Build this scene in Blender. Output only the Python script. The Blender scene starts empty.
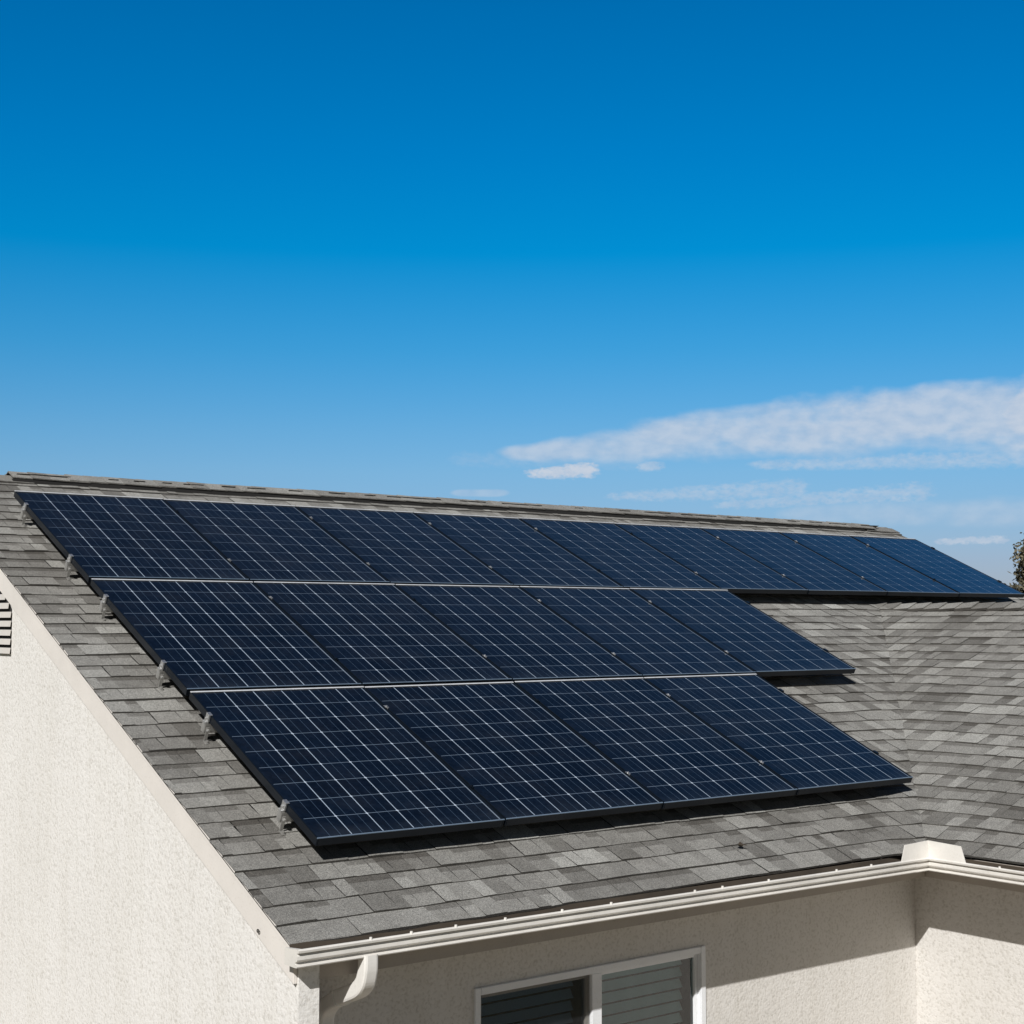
import bpy, bmesh, math, random
from mathutils import Vector, Matrix

random.seed(11)
R = math.radians
sc = bpy.context.scene
col = sc.collection

# ---------------------------------------------------------------- dimensions
H = 3.10                                  # height of the array's lower edge above the ground
TH = 0.43163                              # pitch of the main roof
TW = math.atan(math.tan(TH) / 1.14)       # pitch of the wing roof
CT, ST = math.cos(TH), math.sin(TH)
D = 0.150                                 # panel face above the shingles
PW, PH = 1.1, 1.4854                      # panel pitch along the row, panel height
RG = 0.038                                # gap between rows
V_EAVE, V_RIDGE = -0.55, 5.215
Y0 = V_EAVE * CT + D * ST                 # main eave line
Z0 = V_EAVE * ST - D * CT
YR = V_RIDGE * CT + D * ST
ZR = V_RIDGE * ST - D * CT
XL, XR_ = -0.375, 10.42                   # rake edges of the main roof
XC = 3.93                                 # wing eave line (x)
XW = 7.63                                 # wing ridge (x)
ZW = Z0 + (XW - XC) * math.tan(TW)
Y_VT = Y0 + (ZW - Z0) / math.tan(TH)      # valley top (y)
YF = -3.4                                 # front end of the wing
WALL_X, WALL_Y, WING_X = -0.345, -0.10, 4.268
GZ = -H


# ---------------------------------------------------------------- helpers
class MB:
    """collects faces in house coordinates (the array's lower left corner is the origin)"""
    def __init__(s):
        s.v = []; s.f = []; s.t = []; s.uv = {}

    def face(s, pts, tone=1.0, uv=None):
        i = len(s.v)
        s.v += [tuple(p) for p in pts]
        s.f.append(tuple(range(i, i + len(pts))))
        s.t.append(tone)
        if uv: s.uv[len(s.f) - 1] = uv

    def box(s, a, b, tone=1.0):
        (x0, y0, z0), (x1, y1, z1) = a, b
        P = [(x0, y0, z0), (x1, y0, z0), (x1, y1, z0), (x0, y1, z0), (x0, y0, z1), (x1, y0, z1), (x1, y1, z1), (x0, y1, z1)]
        i = len(s.v); s.v += P
        for q in ((3, 2, 1, 0), (4, 5, 6, 7), (0, 1, 5, 4), (1, 2, 6, 5), (2, 3, 7, 6), (3, 0, 4, 7)):
            s.f.append(tuple(i + k for k in q)); s.t.append(tone)

    def hull8(s, lo, hi, tone=1.0):
        """box from two 4-point loops"""
        i = len(s.v); s.v += [tuple(p) for p in lo] + [tuple(p) for p in hi]
        for q in ((3, 2, 1, 0), (4, 5, 6, 7), (0, 1, 5, 4), (1, 2, 6, 5), (2, 3, 7, 6), (3, 0, 4, 7)):
            s.f.append(tuple(i + k for k in q)); s.t.append(tone)

    def sweep(s, loops, closed=True, caps=True):
        n = len(loops[0]); i = len(s.v)
        for L in loops: s.v += [tuple(p) for p in L]
        for a in range(len(loops) - 1):
            for k in range(n if closed else n - 1):
                k2 = (k + 1) % n
                s.f.append((i + a * n + k, i + a * n + k2, i + (a + 1) * n + k2, i + (a + 1) * n + k)); s.t.append(1)
        if caps and closed:
            s.f.append(tuple(i + k for k in range(n))[::-1]); s.t.append(1)
            s.f.append(tuple(i + (len(loops) - 1) * n + k for k in range(n))); s.t.append(1)

    def cyl(s, p, q, r0, r1=None, n=10):
        p, q = Vector(p), Vector(q); r1 = r0 if r1 is None else r1
        ax = (q - p).normalized(); a = ax.orthogonal().normalized(); b = ax.cross(a)
        L = [[c + (a * math.cos(2 * math.pi * k / n) + b * math.sin(2 * math.pi * k / n)) * r for k in range(n)] for c, r in ((p, r0), (q, r1))]
        s.sweep(L)

    def build(s, name, mat, parent=None, origin=(0, 0, 0), lift=True, bevel=0, normals=True, smooth=False):
        ox, oy, oz = origin
        if lift: oz -= H
        me = bpy.data.meshes.new(name)
        me.from_pydata([(x - ox, y - oy, z - oz) for x, y, z in s.v], [], s.f)
        if s.uv:
            ul = me.uv_layers.new(name='UVMap')
            for fi, uv in s.uv.items():
                for k, li in enumerate(me.polygons[fi].loop_indices): ul.data[li].uv = uv[k]
        at = me.attributes.new('tone', 'FLOAT', 'FACE')
        at.data.foreach_set('value', s.t)
        if normals or bevel:
            bm = bmesh.new(); bm.from_mesh(me)
            if normals: bmesh.ops.recalc_face_normals(bm, faces=bm.faces)
            if bevel:
                es = [e for e in bm.edges if len(e.link_faces) == 2 and e.calc_face_angle(0) > 0.6]
                bmesh.ops.bevel(bm, geom=es, offset=bevel, segments=2, affect='EDGES', clamp_overlap=True)
            bm.to_mesh(me); bm.free()
        if smooth: me.polygons.foreach_set('use_smooth', [True] * len(me.polygons))
        me.materials.append(mat)
        o = bpy.data.objects.new(name, me); col.objects.link(o)
        if parent: o.parent = parent
        return o


def tag(o, label=None, cat=None, group=None, kind=None):
    for k, v in (('label', label), ('category', cat), ('group', group), ('kind', kind)):
        if v: o[k] = v
    return o


def empty(name, loc, rot=(0, 0, 0)):
    o = bpy.data.objects.new(name, None); col.objects.link(o)
    o.location = loc; o.rotation_euler = rot; o.empty_display_size = .2
    return o


def roofpt(u, v, n):
    """point on the main roof: along the eave, up the slope, above the shingles"""
    m = n - D
    return (u, v * CT - m * ST, v * ST + m * CT)


# ---------------------------------------------------------------- materials
def mat(name):
    m = bpy.data.materials.new(name); m.use_nodes = True
    nt = m.node_tree
    return m, nt, nt.nodes['Principled BSDF']


def nd(nt, typ, **kw):
    n = nt.nodes.new(typ)
    for k, v in kw.items():
        if k in n.inputs: n.inputs[k].default_value = v
        else: setattr(n, k, v)
    return n


def math_n(nt, op, a, b=None, c=None, clamp=False):
    n = nt.nodes.new('ShaderNodeMath'); n.operation = op; n.use_clamp = clamp
    for i, x in enumerate((a, b, c)):
        if x is None: continue
        if isinstance(x, (int, float)): n.inputs[i].default_value = x
        else: nt.links.new(x, n.inputs[i])
    return n.outputs[0]


def ramp(nt, fac, stops, interp='LINEAR'):
    r = nt.nodes.new('ShaderNodeValToRGB'); r.color_ramp.interpolation = interp
    e = r.color_ramp.elements
    while len(e) < len(stops): e.new(0.5)
    for k, (p, c) in enumerate(stops):
        e[k].position = p; e[k].color = (*c, 1) if len(c) == 3 else c
    nt.links.new(fac, r.inputs[0]); return r.outputs[0]


def mixc(nt, blend, fac, a, b):
    n = nt.nodes.new('ShaderNodeMix'); n.data_type = 'RGBA'; n.blend_type = blend
    for i, x in ((0, fac), (6, a), (7, b)):
        if isinstance(x, (int, float)): n.inputs[i].default_value = x
        elif isinstance(x, tuple): n.inputs[i].default_value = (*x, 1)
        else: nt.links.new(x, n.inputs[i])
    return n.outputs[2]


def objco(nt):
    return nd(nt, 'ShaderNodeTexCoord').outputs['Object']


def noise(nt, co, scale, detail=3, rough=.55):
    n = nd(nt, 'ShaderNodeTexNoise', Scale=scale, Detail=detail, Roughness=rough)
    nt.links.new(co, n.inputs['Vector']); return n.outputs['Fac']


def bump(nt, bs, h, strength, dist):
    b = nd(nt, 'ShaderNodeBump', Strength=strength, Distance=dist)
    nt.links.new(h, b.inputs['Height']); nt.links.new(b.outputs[0], bs.inputs['Normal'])


def m_stucco(name, base, dark):
    m, nt, bs = mat(name); co = objco(nt)
    big = noise(nt, co, .9, 4, .6); fine = noise(nt, co, 26, 3, .6); lump = noise(nt, co, 62, 2, .5)
    c = ramp(nt, big, [(.3, dark), (.7, base)])
    # faint run marks down the wall
    mp = nd(nt, 'ShaderNodeMapping'); mp.inputs['Scale'].default_value = (3.5, 3.5, .22)
    nt.links.new(co, mp.inputs[0])
    st = noise(nt, mp.outputs[0], 2.2, 4, .65)
    c = mixc(nt, 'MULTIPLY', 1.0, c, ramp(nt, st, [(.26, (.945, .94, .925)), (.55, (1, 1, 1))]))
    c = mixc(nt, 'MULTIPLY', 1.0, c, ramp(nt, lump, [(.28, (.80, .79, .77)), (.50, (1, 1, 1))]))
    nt.links.new(c, bs.inputs['Base Color'])
    bs.inputs['Roughness'].default_value = .95; bs.inputs['Specular IOR Level'].default_value = .2
    h = math_n(nt, 'ADD', math_n(nt, 'MULTIPLY', fine, .7), math_n(nt, 'MULTIPLY', lump, .6))
    bump(nt, bs, h, .40, .012)
    return m


def m_paint(name, base, rough=.45, dirt=.0):
    m, nt, bs = mat(name); co = objco(nt)
    n = noise(nt, co, 3.5, 5, .65)
    c = ramp(nt, n, [(.32, tuple(x * (1 - dirt - .05) for x in base)), (.62, base)])
    sp = noise(nt, co, 90, 2, .6)
    c = mixc(nt, 'MULTIPLY', 1.0, c, ramp(nt, sp, [(.25, (.9, .89, .87)), (.42, (1, 1, 1))]))
    nt.links.new(c, bs.inputs['Base Color']); bs.inputs['Roughness'].default_value = rough
    bump(nt, bs, noise(nt, co, 40, 2), .08, .004)
    return m


def m_shingle():
    m, nt, bs = mat('asphalt_shingle'); co = objco(nt)
    at = nd(nt, 'ShaderNodeAttribute', attribute_name='tone').outputs['Fac']
    mid = noise(nt, co, 13, 4, .65)
    tone = math_n(nt, 'MULTIPLY', at, math_n(nt, 'MULTIPLY_ADD', mid, .42, .79))
    c = ramp(nt, math_n(nt, 'MULTIPLY', tone, 1.0, clamp=True),
             [(0, (.004, .004, .004)), (.30, (.088, .083, .077)), (.45, (.156, .152, .145)), (.65, (.243, .240, .231)), (1, (.385, .385, .373))])
    g = noise(nt, co, 210, 2, .7); g2 = noise(nt, co, 75, 3, .7); blot = noise(nt, co, .8, 4, .6)
    c = mixc(nt, 'MULTIPLY', 1.0, c, ramp(nt, g, [(.32, (.42, .42, .42)), (.70, (1.55, 1.54, 1.52))]))
    c = mixc(nt, 'MULTIPLY', 1.0, c, ramp(nt, g2, [(.30, (.80, .80, .80)), (.70, (1.16, 1.15, 1.14))]))
    c = mixc(nt, 'MULTIPLY', 1.0, c, ramp(nt, blot, [(.33, (.86, .845, .825)), (.66, (1.08, 1.08, 1.07))]))
    nt.links.new(c, bs.inputs['Base Color'])
    bs.inputs['Roughness'].default_value = .92; bs.inputs['Specular IOR Level'].default_value = .25
    bump(nt, bs, math_n(nt, 'ADD', g, g2), .5, .004)
    return m


def m_cells():
    """polycrystalline cells under glass; UV runs 0..6 across, 0..9 up the panel"""
    m, nt, bs = mat('solar_cells')
    uv = nd(nt, 'ShaderNodeTexCoord').outputs['UV']
    sx = nd(nt, 'ShaderNodeSeparateXYZ'); nt.links.new(uv, sx.inputs[0])
    X, Y = sx.outputs[0], sx.outputs[1]
    fx, fy = math_n(nt, 'FRACT', X), math_n(nt, 'FRACT', Y)

    def line(f, centre, w):      # 1 on the line
        d = math_n(nt, 'ABSOLUTE', math_n(nt, 'SUBTRACT', f, centre))
        return math_n(nt, 'LESS_THAN', d, w)
    ex = math_n(nt, 'MINIMUM', fx, math_n(nt, 'SUBTRACT', 1.0, fx))
    ey = math_n(nt, 'MINIMUM', fy, math_n(nt, 'SUBTRACT', 1.0, fy))
    def inner(c_, n_): return math_n(nt, 'LESS_THAN', math_n(nt, 'ABSOLUTE', math_n(nt, 'SUBTRACT', c_, n_ / 2)), n_ / 2 - .5)
    def within(c_, n_): return math_n(nt, 'LESS_THAN', math_n(nt, 'ABSOLUTE', math_n(nt, 'SUBTRACT', c_, n_ / 2)), n_ / 2)
    cell = math_n(nt, 'MULTIPLY', within(X, 6.0), within(Y, 9.0))
    gx = math_n(nt, 'MULTIPLY', math_n(nt, 'MULTIPLY', math_n(nt, 'LESS_THAN', ex, .0150), inner(X, 6.0)), cell)
    gy = math_n(nt, 'MULTIPLY', math_n(nt, 'MULTIPLY', math_n(nt, 'LESS_THAN', ey, .0125), inner(Y, 9.0)), cell)
    edge = math_n(nt, 'MULTIPLY', line(X, 5.985, .022), within(Y, 9.0))
    corner = math_n(nt, 'MULTIPLY', math_n(nt, 'LESS_THAN', math_n(nt, 'ADD', ex, ey), .050), math_n(nt, 'MULTIPLY', math_n(nt, 'MULTIPLY', inner(X, 6.0), inner(Y, 9.0)), cell))
    bus = math_n(nt, 'MAXIMUM', line(fx, .33, .0075), line(fx, .67, .0075))
    fing = math_n(nt, 'LESS_THAN', math_n(nt, 'FRACT', math_n(nt, 'MULTIPLY', Y, 14.0)), .12)
    # cell to cell and crystal to crystal variation
    fl = nd(nt, 'ShaderNodeVectorMath', operation='FLOOR'); nt.links.new(uv, fl.inputs[0])
    oi = nd(nt, 'ShaderNodeObjectInfo').outputs['Random']
    add = nd(nt, 'ShaderNodeCombineXYZ'); nt.links.new(math_n(nt, 'MULTIPLY', oi, 91.0), add.inputs[2])
    va = nd(nt, 'ShaderNodeVectorMath', operation='ADD'); nt.links.new(fl.outputs[0], va.inputs[0]); nt.links.new(add.outputs[0], va.inputs[1])
    wn = nd(nt, 'ShaderNodeTexWhiteNoise'); nt.links.new(va.outputs[0], wn.inputs[0])
    vb = nd(nt, 'ShaderNodeVectorMath', operation='ADD'); nt.links.new(uv, vb.inputs[0]); nt.links.new(add.outputs[0], vb.inputs[1])
    vo = nd(nt, 'ShaderNodeTexVoronoi', Scale=9.0); nt.links.new(vb.outputs[0], vo.inputs['Vector'])
    sv = nd(nt, 'ShaderNodeSeparateColor'); nt.links.new(vo.outputs['Color'], sv.inputs[0])
    k = math_n(nt, 'ADD', math_n(nt, 'MULTIPLY', wn.outputs[0], .45), math_n(nt, 'MULTIPLY', sv.outputs[0], .55))
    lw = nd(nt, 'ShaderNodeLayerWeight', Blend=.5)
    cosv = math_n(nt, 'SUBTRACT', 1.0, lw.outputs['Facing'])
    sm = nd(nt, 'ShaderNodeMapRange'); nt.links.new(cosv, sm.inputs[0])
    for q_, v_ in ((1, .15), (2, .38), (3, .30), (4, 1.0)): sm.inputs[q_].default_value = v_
    soft = sm.outputs[0]  # grid lines fade at grazing view, imitating reflection haze
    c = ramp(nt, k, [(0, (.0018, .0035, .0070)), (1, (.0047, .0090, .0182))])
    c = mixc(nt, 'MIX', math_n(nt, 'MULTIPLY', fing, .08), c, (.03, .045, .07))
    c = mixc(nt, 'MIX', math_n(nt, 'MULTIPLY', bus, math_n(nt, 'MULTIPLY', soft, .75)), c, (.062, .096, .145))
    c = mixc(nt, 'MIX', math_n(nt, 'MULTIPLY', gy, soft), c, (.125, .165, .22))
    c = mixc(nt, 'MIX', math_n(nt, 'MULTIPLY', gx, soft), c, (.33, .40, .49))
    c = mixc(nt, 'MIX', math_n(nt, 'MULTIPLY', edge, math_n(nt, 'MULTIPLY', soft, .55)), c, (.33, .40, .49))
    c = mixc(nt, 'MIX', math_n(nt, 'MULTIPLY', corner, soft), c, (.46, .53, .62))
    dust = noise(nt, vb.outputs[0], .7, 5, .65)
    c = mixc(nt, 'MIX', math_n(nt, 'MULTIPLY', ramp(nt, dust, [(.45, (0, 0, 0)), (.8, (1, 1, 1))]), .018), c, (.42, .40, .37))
    haze_dust = math_n(nt, 'MULTIPLY', math_n(nt, 'SUBTRACT', 1.0, soft), math_n(nt, 'MULTIPLY_ADD', dust, .05, .020))  # grazing-view term imitates sky reflection haze; dust noise only breaks it up
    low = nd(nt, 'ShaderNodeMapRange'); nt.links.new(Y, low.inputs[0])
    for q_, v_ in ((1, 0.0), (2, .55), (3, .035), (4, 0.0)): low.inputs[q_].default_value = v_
    haze_dust = math_n(nt, 'ADD', haze_dust, math_n(nt, 'MULTIPLY', low.outputs[0], dust))
    c = mixc(nt, 'MIX', haze_dust, c, (.34, .42, .52))
    nt.links.new(c, bs.inputs['Base Color'])
    bs.inputs['Roughness'].default_value = .12
    bs.inputs['IOR'].default_value = 1.5
    bs.inputs['Specular IOR Level'].default_value = .5
    return m


def m_metal(name, base, rough, metallic=1.0, var=.15):
    m, nt, bs = mat(name); co = objco(nt)
    n = noise(nt, co, 22, 3, .6)
    c = ramp(nt, n, [(.3, tuple(x * (1 - var) for x in base)), (.7, base)])
    nt.links.new(c, bs.inputs['Base Color']); bs.inputs['Metallic'].default_value = metallic
    nt.links.new(math_n(nt, 'ADD', math_n(nt, 'MULTIPLY', n, .2), rough - .1), bs.inputs['Roughness'])
    return m


def m_glass():
    m, nt, bs = mat('window_glass')
    out = nt.nodes['Material Output']
    tr = nd(nt, 'ShaderNodeBsdfTransparent'); tr.inputs[0].default_value = (.80, .88, .86, 1)
    gl = nd(nt, 'ShaderNodeBsdfGlossy'); gl.inputs['Roughness'].default_value = .02
    fr = nd(nt, 'ShaderNodeFresnel', IOR=1.5)
    mx = nd(nt, 'ShaderNodeMixShader')
    co = objco(nt); bp = nd(nt, 'ShaderNodeBump', Strength=.05, Distance=.02)
    nt.links.new(noise(nt, co, 1.6, 1), bp.inputs['Height'])
    nt.links.new(bp.outputs[0], gl.inputs['Normal'])
    nt.links.new(math_n(nt, 'ADD', math_n(nt, 'MULTIPLY', fr.outputs[0], 1.0), .05), mx.inputs[0])
    nt.links.new(tr.outputs[0], mx.inputs[1]); nt.links.new(gl.outputs[0], mx.inputs[2])
    nt.links.new(mx.outputs[0], out.inputs[0])
    return m


def m_screen():
    m, nt, bs = mat('insect_screen_mesh')
    out = nt.nodes['Material Output']
    bs.inputs['Base Color'].default_value = (.02, .022, .026, 1); bs.inputs['Roughness'].default_value = .8
    co = objco(nt)
    n = noise(nt, co, 300, 1)
    tr = nd(nt, 'ShaderNodeBsdfTransparent'); mx = nd(nt, 'ShaderNodeMixShader')
    nt.links.new(math_n(nt, 'MULTIPLY_ADD', n, .22, .26), mx.inputs[0])
    nt.links.new(tr.outputs[0], mx.inputs[1]); nt.links.new(bs.outputs[0], mx.inputs[2])
    nt.links.new(mx.outputs[0], out.inputs[0])
    return m


def m_leaf(name, a, b):
    m, nt, bs = mat(name)
    at = nd(nt, 'ShaderNodeAttribute', attribute_name='tone').outputs['Fac']
    c = ramp(nt, at, [(0, a), (1, b)])
    nt.links.new(c, bs.inputs['Base Color']); bs.inputs['Roughness'].default_value = .7
    return m


def m_ground():
    m, nt, bs = mat('dry_lawn'); co = objco(nt)
    a = noise(nt, co, .35, 5, .6); b = noise(nt, co, 9, 4, .7)
    c = ramp(nt, a, [(.35, (.15, .125, .08)), (.65, (.085, .095, .04))])
    c = mixc(nt, 'MULTIPLY', 1.0, c, ramp(nt, b, [(.3, (.7, .7, .7)), (.7, (1.2, 1.2, 1.2))]))
    nt.links.new(c, bs.inputs['Base Color']); bs.inputs['Roughness'].default_value = .95
    bump(nt, bs, b, .5, .03)
    return m


def m_concrete():
    m, nt, bs = mat('concrete_paving'); co = objco(nt)
    a = noise(nt, co, 1.2, 5, .65); b = noise(nt, co, 40, 3, .7)
    c = ramp(nt, a, [(.3, (.185, .148, .108)), (.7, (.26, .21, .155))])
    c = mixc(nt, 'MULTIPLY', 1.0, c, ramp(nt, b, [(.3, (.85, .85, .85)), (.7, (1.1, 1.1, 1.1))]))
    nt.links.new(c, bs.inputs['Base Color']); bs.inputs['Roughness'].default_value = .9
    return m


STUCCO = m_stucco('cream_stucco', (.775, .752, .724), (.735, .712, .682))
STUCCO_DIM = m_stucco('cream_stucco_dimmed', (.675, .650, .618), (.64, .615, .583))  # same stucco darkened to imitate the front and wing walls' weaker light
BOARD = m_paint('cream_board_paint', (.755, .710, .665), .6, .03)
LOUV = m_paint('louver_paint', (.62, .585, .545), .7, .06)
GUTTER = m_paint('white_gutter_paint', (.735, .705, .66), .42, .11)
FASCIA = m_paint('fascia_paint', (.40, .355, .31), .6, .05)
SPOUT = m_paint('downspout_paint', (.80, .775, .735), .45, .08)
SHINGLE = m_shingle()
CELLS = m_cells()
FRAME = m_metal('black_anodised_frame', (.006, .009, .014), .32, 0.0)
GLINT_TOP = m_metal('glint_frame_edge', (.74, .75, .77), .42, .25)  # pale strip colour imitating sun glint on the black frame's top edge
FRAME.node_tree.nodes['Principled BSDF'].inputs['Specular IOR Level'].default_value = .3
GLINT_BOTTOM = m_metal('highlight_frame_edge', (.17, .23, .31), .35, .0)  # lighter blue strip imitating a highlight along the black frame's bottom edge
ALU = m_metal('mill_aluminium', (.50, .49, .47), .42, .6, .35)
ZINC = m_metal('zinc_bracket', (.80, .80, .80), .35, .85, .3)
VINYL = m_paint('white_vinyl', (.80, .81, .83), .35, .02)
GLASS = m_glass(); SCREEN = m_screen()
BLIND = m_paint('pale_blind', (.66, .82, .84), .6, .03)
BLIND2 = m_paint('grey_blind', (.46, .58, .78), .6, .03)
DARK = m_paint('dark_interior', (.07, .06, .05), .9, .1)
BLACK = m_paint('black_void', (.015, .014, .013), .9, 0)


# ---------------------------------------------------------------- world: sky with clouds
SUN_TO = Vector((-1, -.76, 1.0)).normalized()      # towards the sun
SUN_EL = math.asin(SUN_TO.z); SUN_AZ = math.atan2(SUN_TO.x, SUN_TO.y)
w = bpy.data.worlds.new('World'); sc.world = w; w.use_nodes = True
nt = w.node_tree; bg = nt.nodes['Background']
sky = nd(nt, 'ShaderNodeTexSky', sky_type='NISHITA'); sky.sun_disc = False
sky.sun_elevation = SUN_EL; sky.sun_rotation = SUN_AZ
sky.air_density = 1.0; sky.dust_density = .4; sky.ozone_density = 2.0
tc = nd(nt, 'ShaderNodeTexCoord').outputs['Generated']
sp = nd(nt, 'ShaderNodeSeparateXYZ'); nt.links.new(tc, sp.inputs[0])
EL = math_n(nt, 'MULTIPLY', math_n(nt, 'ARCSINE', sp.outputs[2]), 180 / math.pi)
AZ = math_n(nt, 'MULTIPLY', math_n(nt, 'ARCTAN2', sp.outputs[0], sp.outputs[1]), 180 / math.pi)
# deep polarised blue aloft, paler haze low down
tint = ramp(nt, math_n(nt, 'DIVIDE', EL, 40.0, clamp=True),
            [(0, (.47, .53, .83)), (.055, (.456, .55, .852)), (.142, (.412, .673, .927)), (.18, (.341, .69, .954)), (.257, (.158, .708, 1.02)), (.35, (.002, .714, 1.095)), (.445, (0, .676, 1.12)), (.575, (0, .636, 1.08)), (.70, (.05, .41, .66)), (1, (.135, .235, .36))])
skyc = mixc(nt, 'MULTIPLY', 1.0, sky.outputs[0], tint)
hz = Vector((SUN_TO.x, SUN_TO.y, 0)).normalized()
side = math_n(nt, 'ADD', math_n(nt, 'MULTIPLY', sp.outputs[0], hz.x), math_n(nt, 'MULTIPLY', sp.outputs[1], hz.y))
side = math_n(nt, 'MULTIPLY_ADD', side, 1.6, .55, clamp=True)
bw = nd(nt, 'ShaderNodeRGBToBW'); nt.links.new(skyc, bw.inputs[0])
sun_side_dim = mixc(nt, 'MULTIPLY', 1.0, bw.outputs[0], (.405, .455, .505))  # sun-side sky greyed and dimmed to set fill light on shaded walls
skyc = mixc(nt, 'MIX', side, skyc, sun_side_dim)
cv = nd(nt, 'ShaderNodeCombineXYZ')
nt.links.new(AZ, cv.inputs[0]); nt.links.new(math_n(nt, 'MULTIPLY', EL, 1.8), cv.inputs[1])
fb = noise(nt, cv.outputs[0], .40, 5, .5)
fb2 = noise(nt, cv.outputs[0], 1.3, 4, .5)
fb3 = noise(nt, cv.outputs[0], 3.2, 6, .6)
fbt = math_n(nt, 'SUBTRACT', fb3, .5)
fbs = math_n(nt, 'ADD', math_n(nt, 'MULTIPLY', math_n(nt, 'SUBTRACT', fb, .5), 1.0), math_n(nt, 'MULTIPLY', math_n(nt, 'SUBTRACT', fb2, .5), .24))


def cloud(a0, e0, a1, e1, h0, h1, gain, soft, nz=None):
    """streak from (a0,e0) to (a1,e1) in degrees, half height h0..h1; flat: underside cut"""
    t = math_n(nt, 'DIVIDE', math_n(nt, 'SUBTRACT', AZ, a0), a1 - a0)
    tcl = math_n(nt, 'MULTIPLY', t, 1.0, clamp=True)
    ce = math_n(nt, 'MULTIPLY_ADD', tcl, e1 - e0, e0)
    hh = math_n(nt, 'MULTIPLY_ADD', math_n(nt, 'POWER', tcl, .72), h1 - h0, h0)
    dv = math_n(nt, 'DIVIDE', math_n(nt, 'SUBTRACT', EL, ce), hh)
    dv = math_n(nt, 'ABSOLUTE', dv)
    # distance beyond the ends
    du = math_n(nt, 'MULTIPLY', math_n(nt, 'ABSOLUTE', math_n(nt, 'SUBTRACT', t, tcl)), abs(a1 - a0) / max(.6, (h0 + h1)))
    d = math_n(nt, 'ADD', math_n(nt, 'MULTIPLY', dv, dv), math_n(nt, 'MULTIPLY', math_n(nt, 'MULTIPLY', du, du), 1.0))
    v = math_n(nt, 'ADD', math_n(nt, 'MULTIPLY', math_n(nt, 'SUBTRACT', 1.0, d), 1.55 if nz is None else 1.0), math_n(nt, 'MULTIPLY', fbs if nz is None else fbt, nz or 2.9))
    mr = nd(nt, 'ShaderNodeMapRange'); mr.interpolation_type = 'SMOOTHSTEP'
    nt.links.new(v, mr.inputs[0]); mr.inputs[1].default_value = -soft * .2; mr.inputs[2].default_value = soft
    mr.inputs[3].default_value = 0; mr.inputs[4].default_value = gain
    return mr.outputs[0]


parts = [
    cloud(38.6, 6.45, 46.5, 7.15, .34, 1.05, .66, 1.7),
    cloud(43.6, 7.15, 51.0, 7.25, .70, 1.20, .74, 1.6),
    cloud(49.5, 7.40, 58.0, 7.30, 1.15, 1.62, .78, 1.6),
    cloud(52.2, 8.05, 56.2, 8.15, .70, .80, .74, 1.7),
    cloud(45.5, 7.7, 48.5, 7.85, .45, .50, .55, 1.7),
    cloud(47.5, 5.90, 60.0, 5.95, .20, .45, .52, 1.5, 2.4),
    cloud(36.0, 6.20, 43.0, 6.00, .30, .30, .22, 2.0, 3.0),
    cloud(57.5, 7.45, 75, 6.8, 1.6, .4, .88, 1.3),
    cloud(38.9, 5.66, 40.7, 5.78, .20, .36, .90, 1.0, 2.6),
    cloud(43.12, 5.90, 43.2, 5.92, .24, .24, .55, 1.2, 2.6),
    cloud(42, 4.75, 48.6, 4.98, .16, .42, .46, 1.5, 3.5),
    cloud(46, 4.40, 53.2, 4.75, .16, .40, .48, 1.5, 3.5),
    cloud(49, 4.0, 66, 3.9, .40, .75, .36, 1.8),
    cloud(36, 4.9, 37.2, 4.9, .16, .16, .35, 1.2),
    cloud(54.2, 2.92, 55.9, 2.96, .13, .16, .62, 1.1, 4.0),
    cloud(66, 9, 96, 11, .8, 1.6, .8, 1.6),
    cloud(-30, 7, 2, 9, .5, 1.2, .6, 1.6),
    cloud(120, 12, 160, 9, 1.0, 1.8, .7, 1.8),
]
tot = parts[0]
for q in parts[1:]: tot = math_n(nt, 'MAXIMUM', tot, q)
ccol = ramp(nt, math_n(nt, 'ADD', fb2, math_n(nt, 'MULTIPLY', tot, .12)), [(.34, (4.5, 5.6, 7.2)), (.72, (6.2, 6.75, 7.7))])
fin = mixc(nt, 'MIX', tot, skyc, ccol)
nt.links.new(fin, bg.inputs[0]); bg.inputs[1].default_value = .095

sun = bpy.data.lights.new('sun', 'SUN'); sun.energy = 4.95; sun.angle = R(.53); sun.color = (1, .985, .955)
so = bpy.data.objects.new('sun', sun); col.objects.link(so)
so.rotation_euler = (-SUN_TO).to_track_quat('-Z', 'Y').to_euler(); so.location = (-12, -10, 14)

# ---------------------------------------------------------------- camera
cam = bpy.data.cameras.new('camera'); co_ = bpy.data.objects.new('camera', cam); col.objects.link(co_)
co_.location = (-3.57591, -6.06506, 1.00305 + H)
fw = Vector((.61212883, .78741027, .07268671))
co_.rotation_euler = fw.to_track_quat('-Z', 'Y').to_euler()
cam.sensor_width = 36; cam.lens = 1491.27 / 1024 * 36; cam.clip_end = 6000; cam.clip_start = .05
sc.camera = co_
sc.render.resolution_x = sc.render.resolution_y = 1024
sc.view_settings.view_transform = 'Standard'; sc.view_settings.look = 'None'; sc.view_settings.exposure = 0

# ---------------------------------------------------------------- ground
g = MB(); g.face([(-900, -900, GZ), (900, -900, GZ), (900, 900, GZ), (-900, 900, GZ)])
tag(g.build('ground', m_ground(), normals=False), kind='structure')
g = MB(); g.box((-4.6, -4.2, GZ - .05), (4.26, -.104, GZ + .05)); g.box((-4.6, -.104, GZ - .05), (-.36, 7, GZ + .05))
tag(g.build('patio', m_concrete()), kind='structure')

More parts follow.
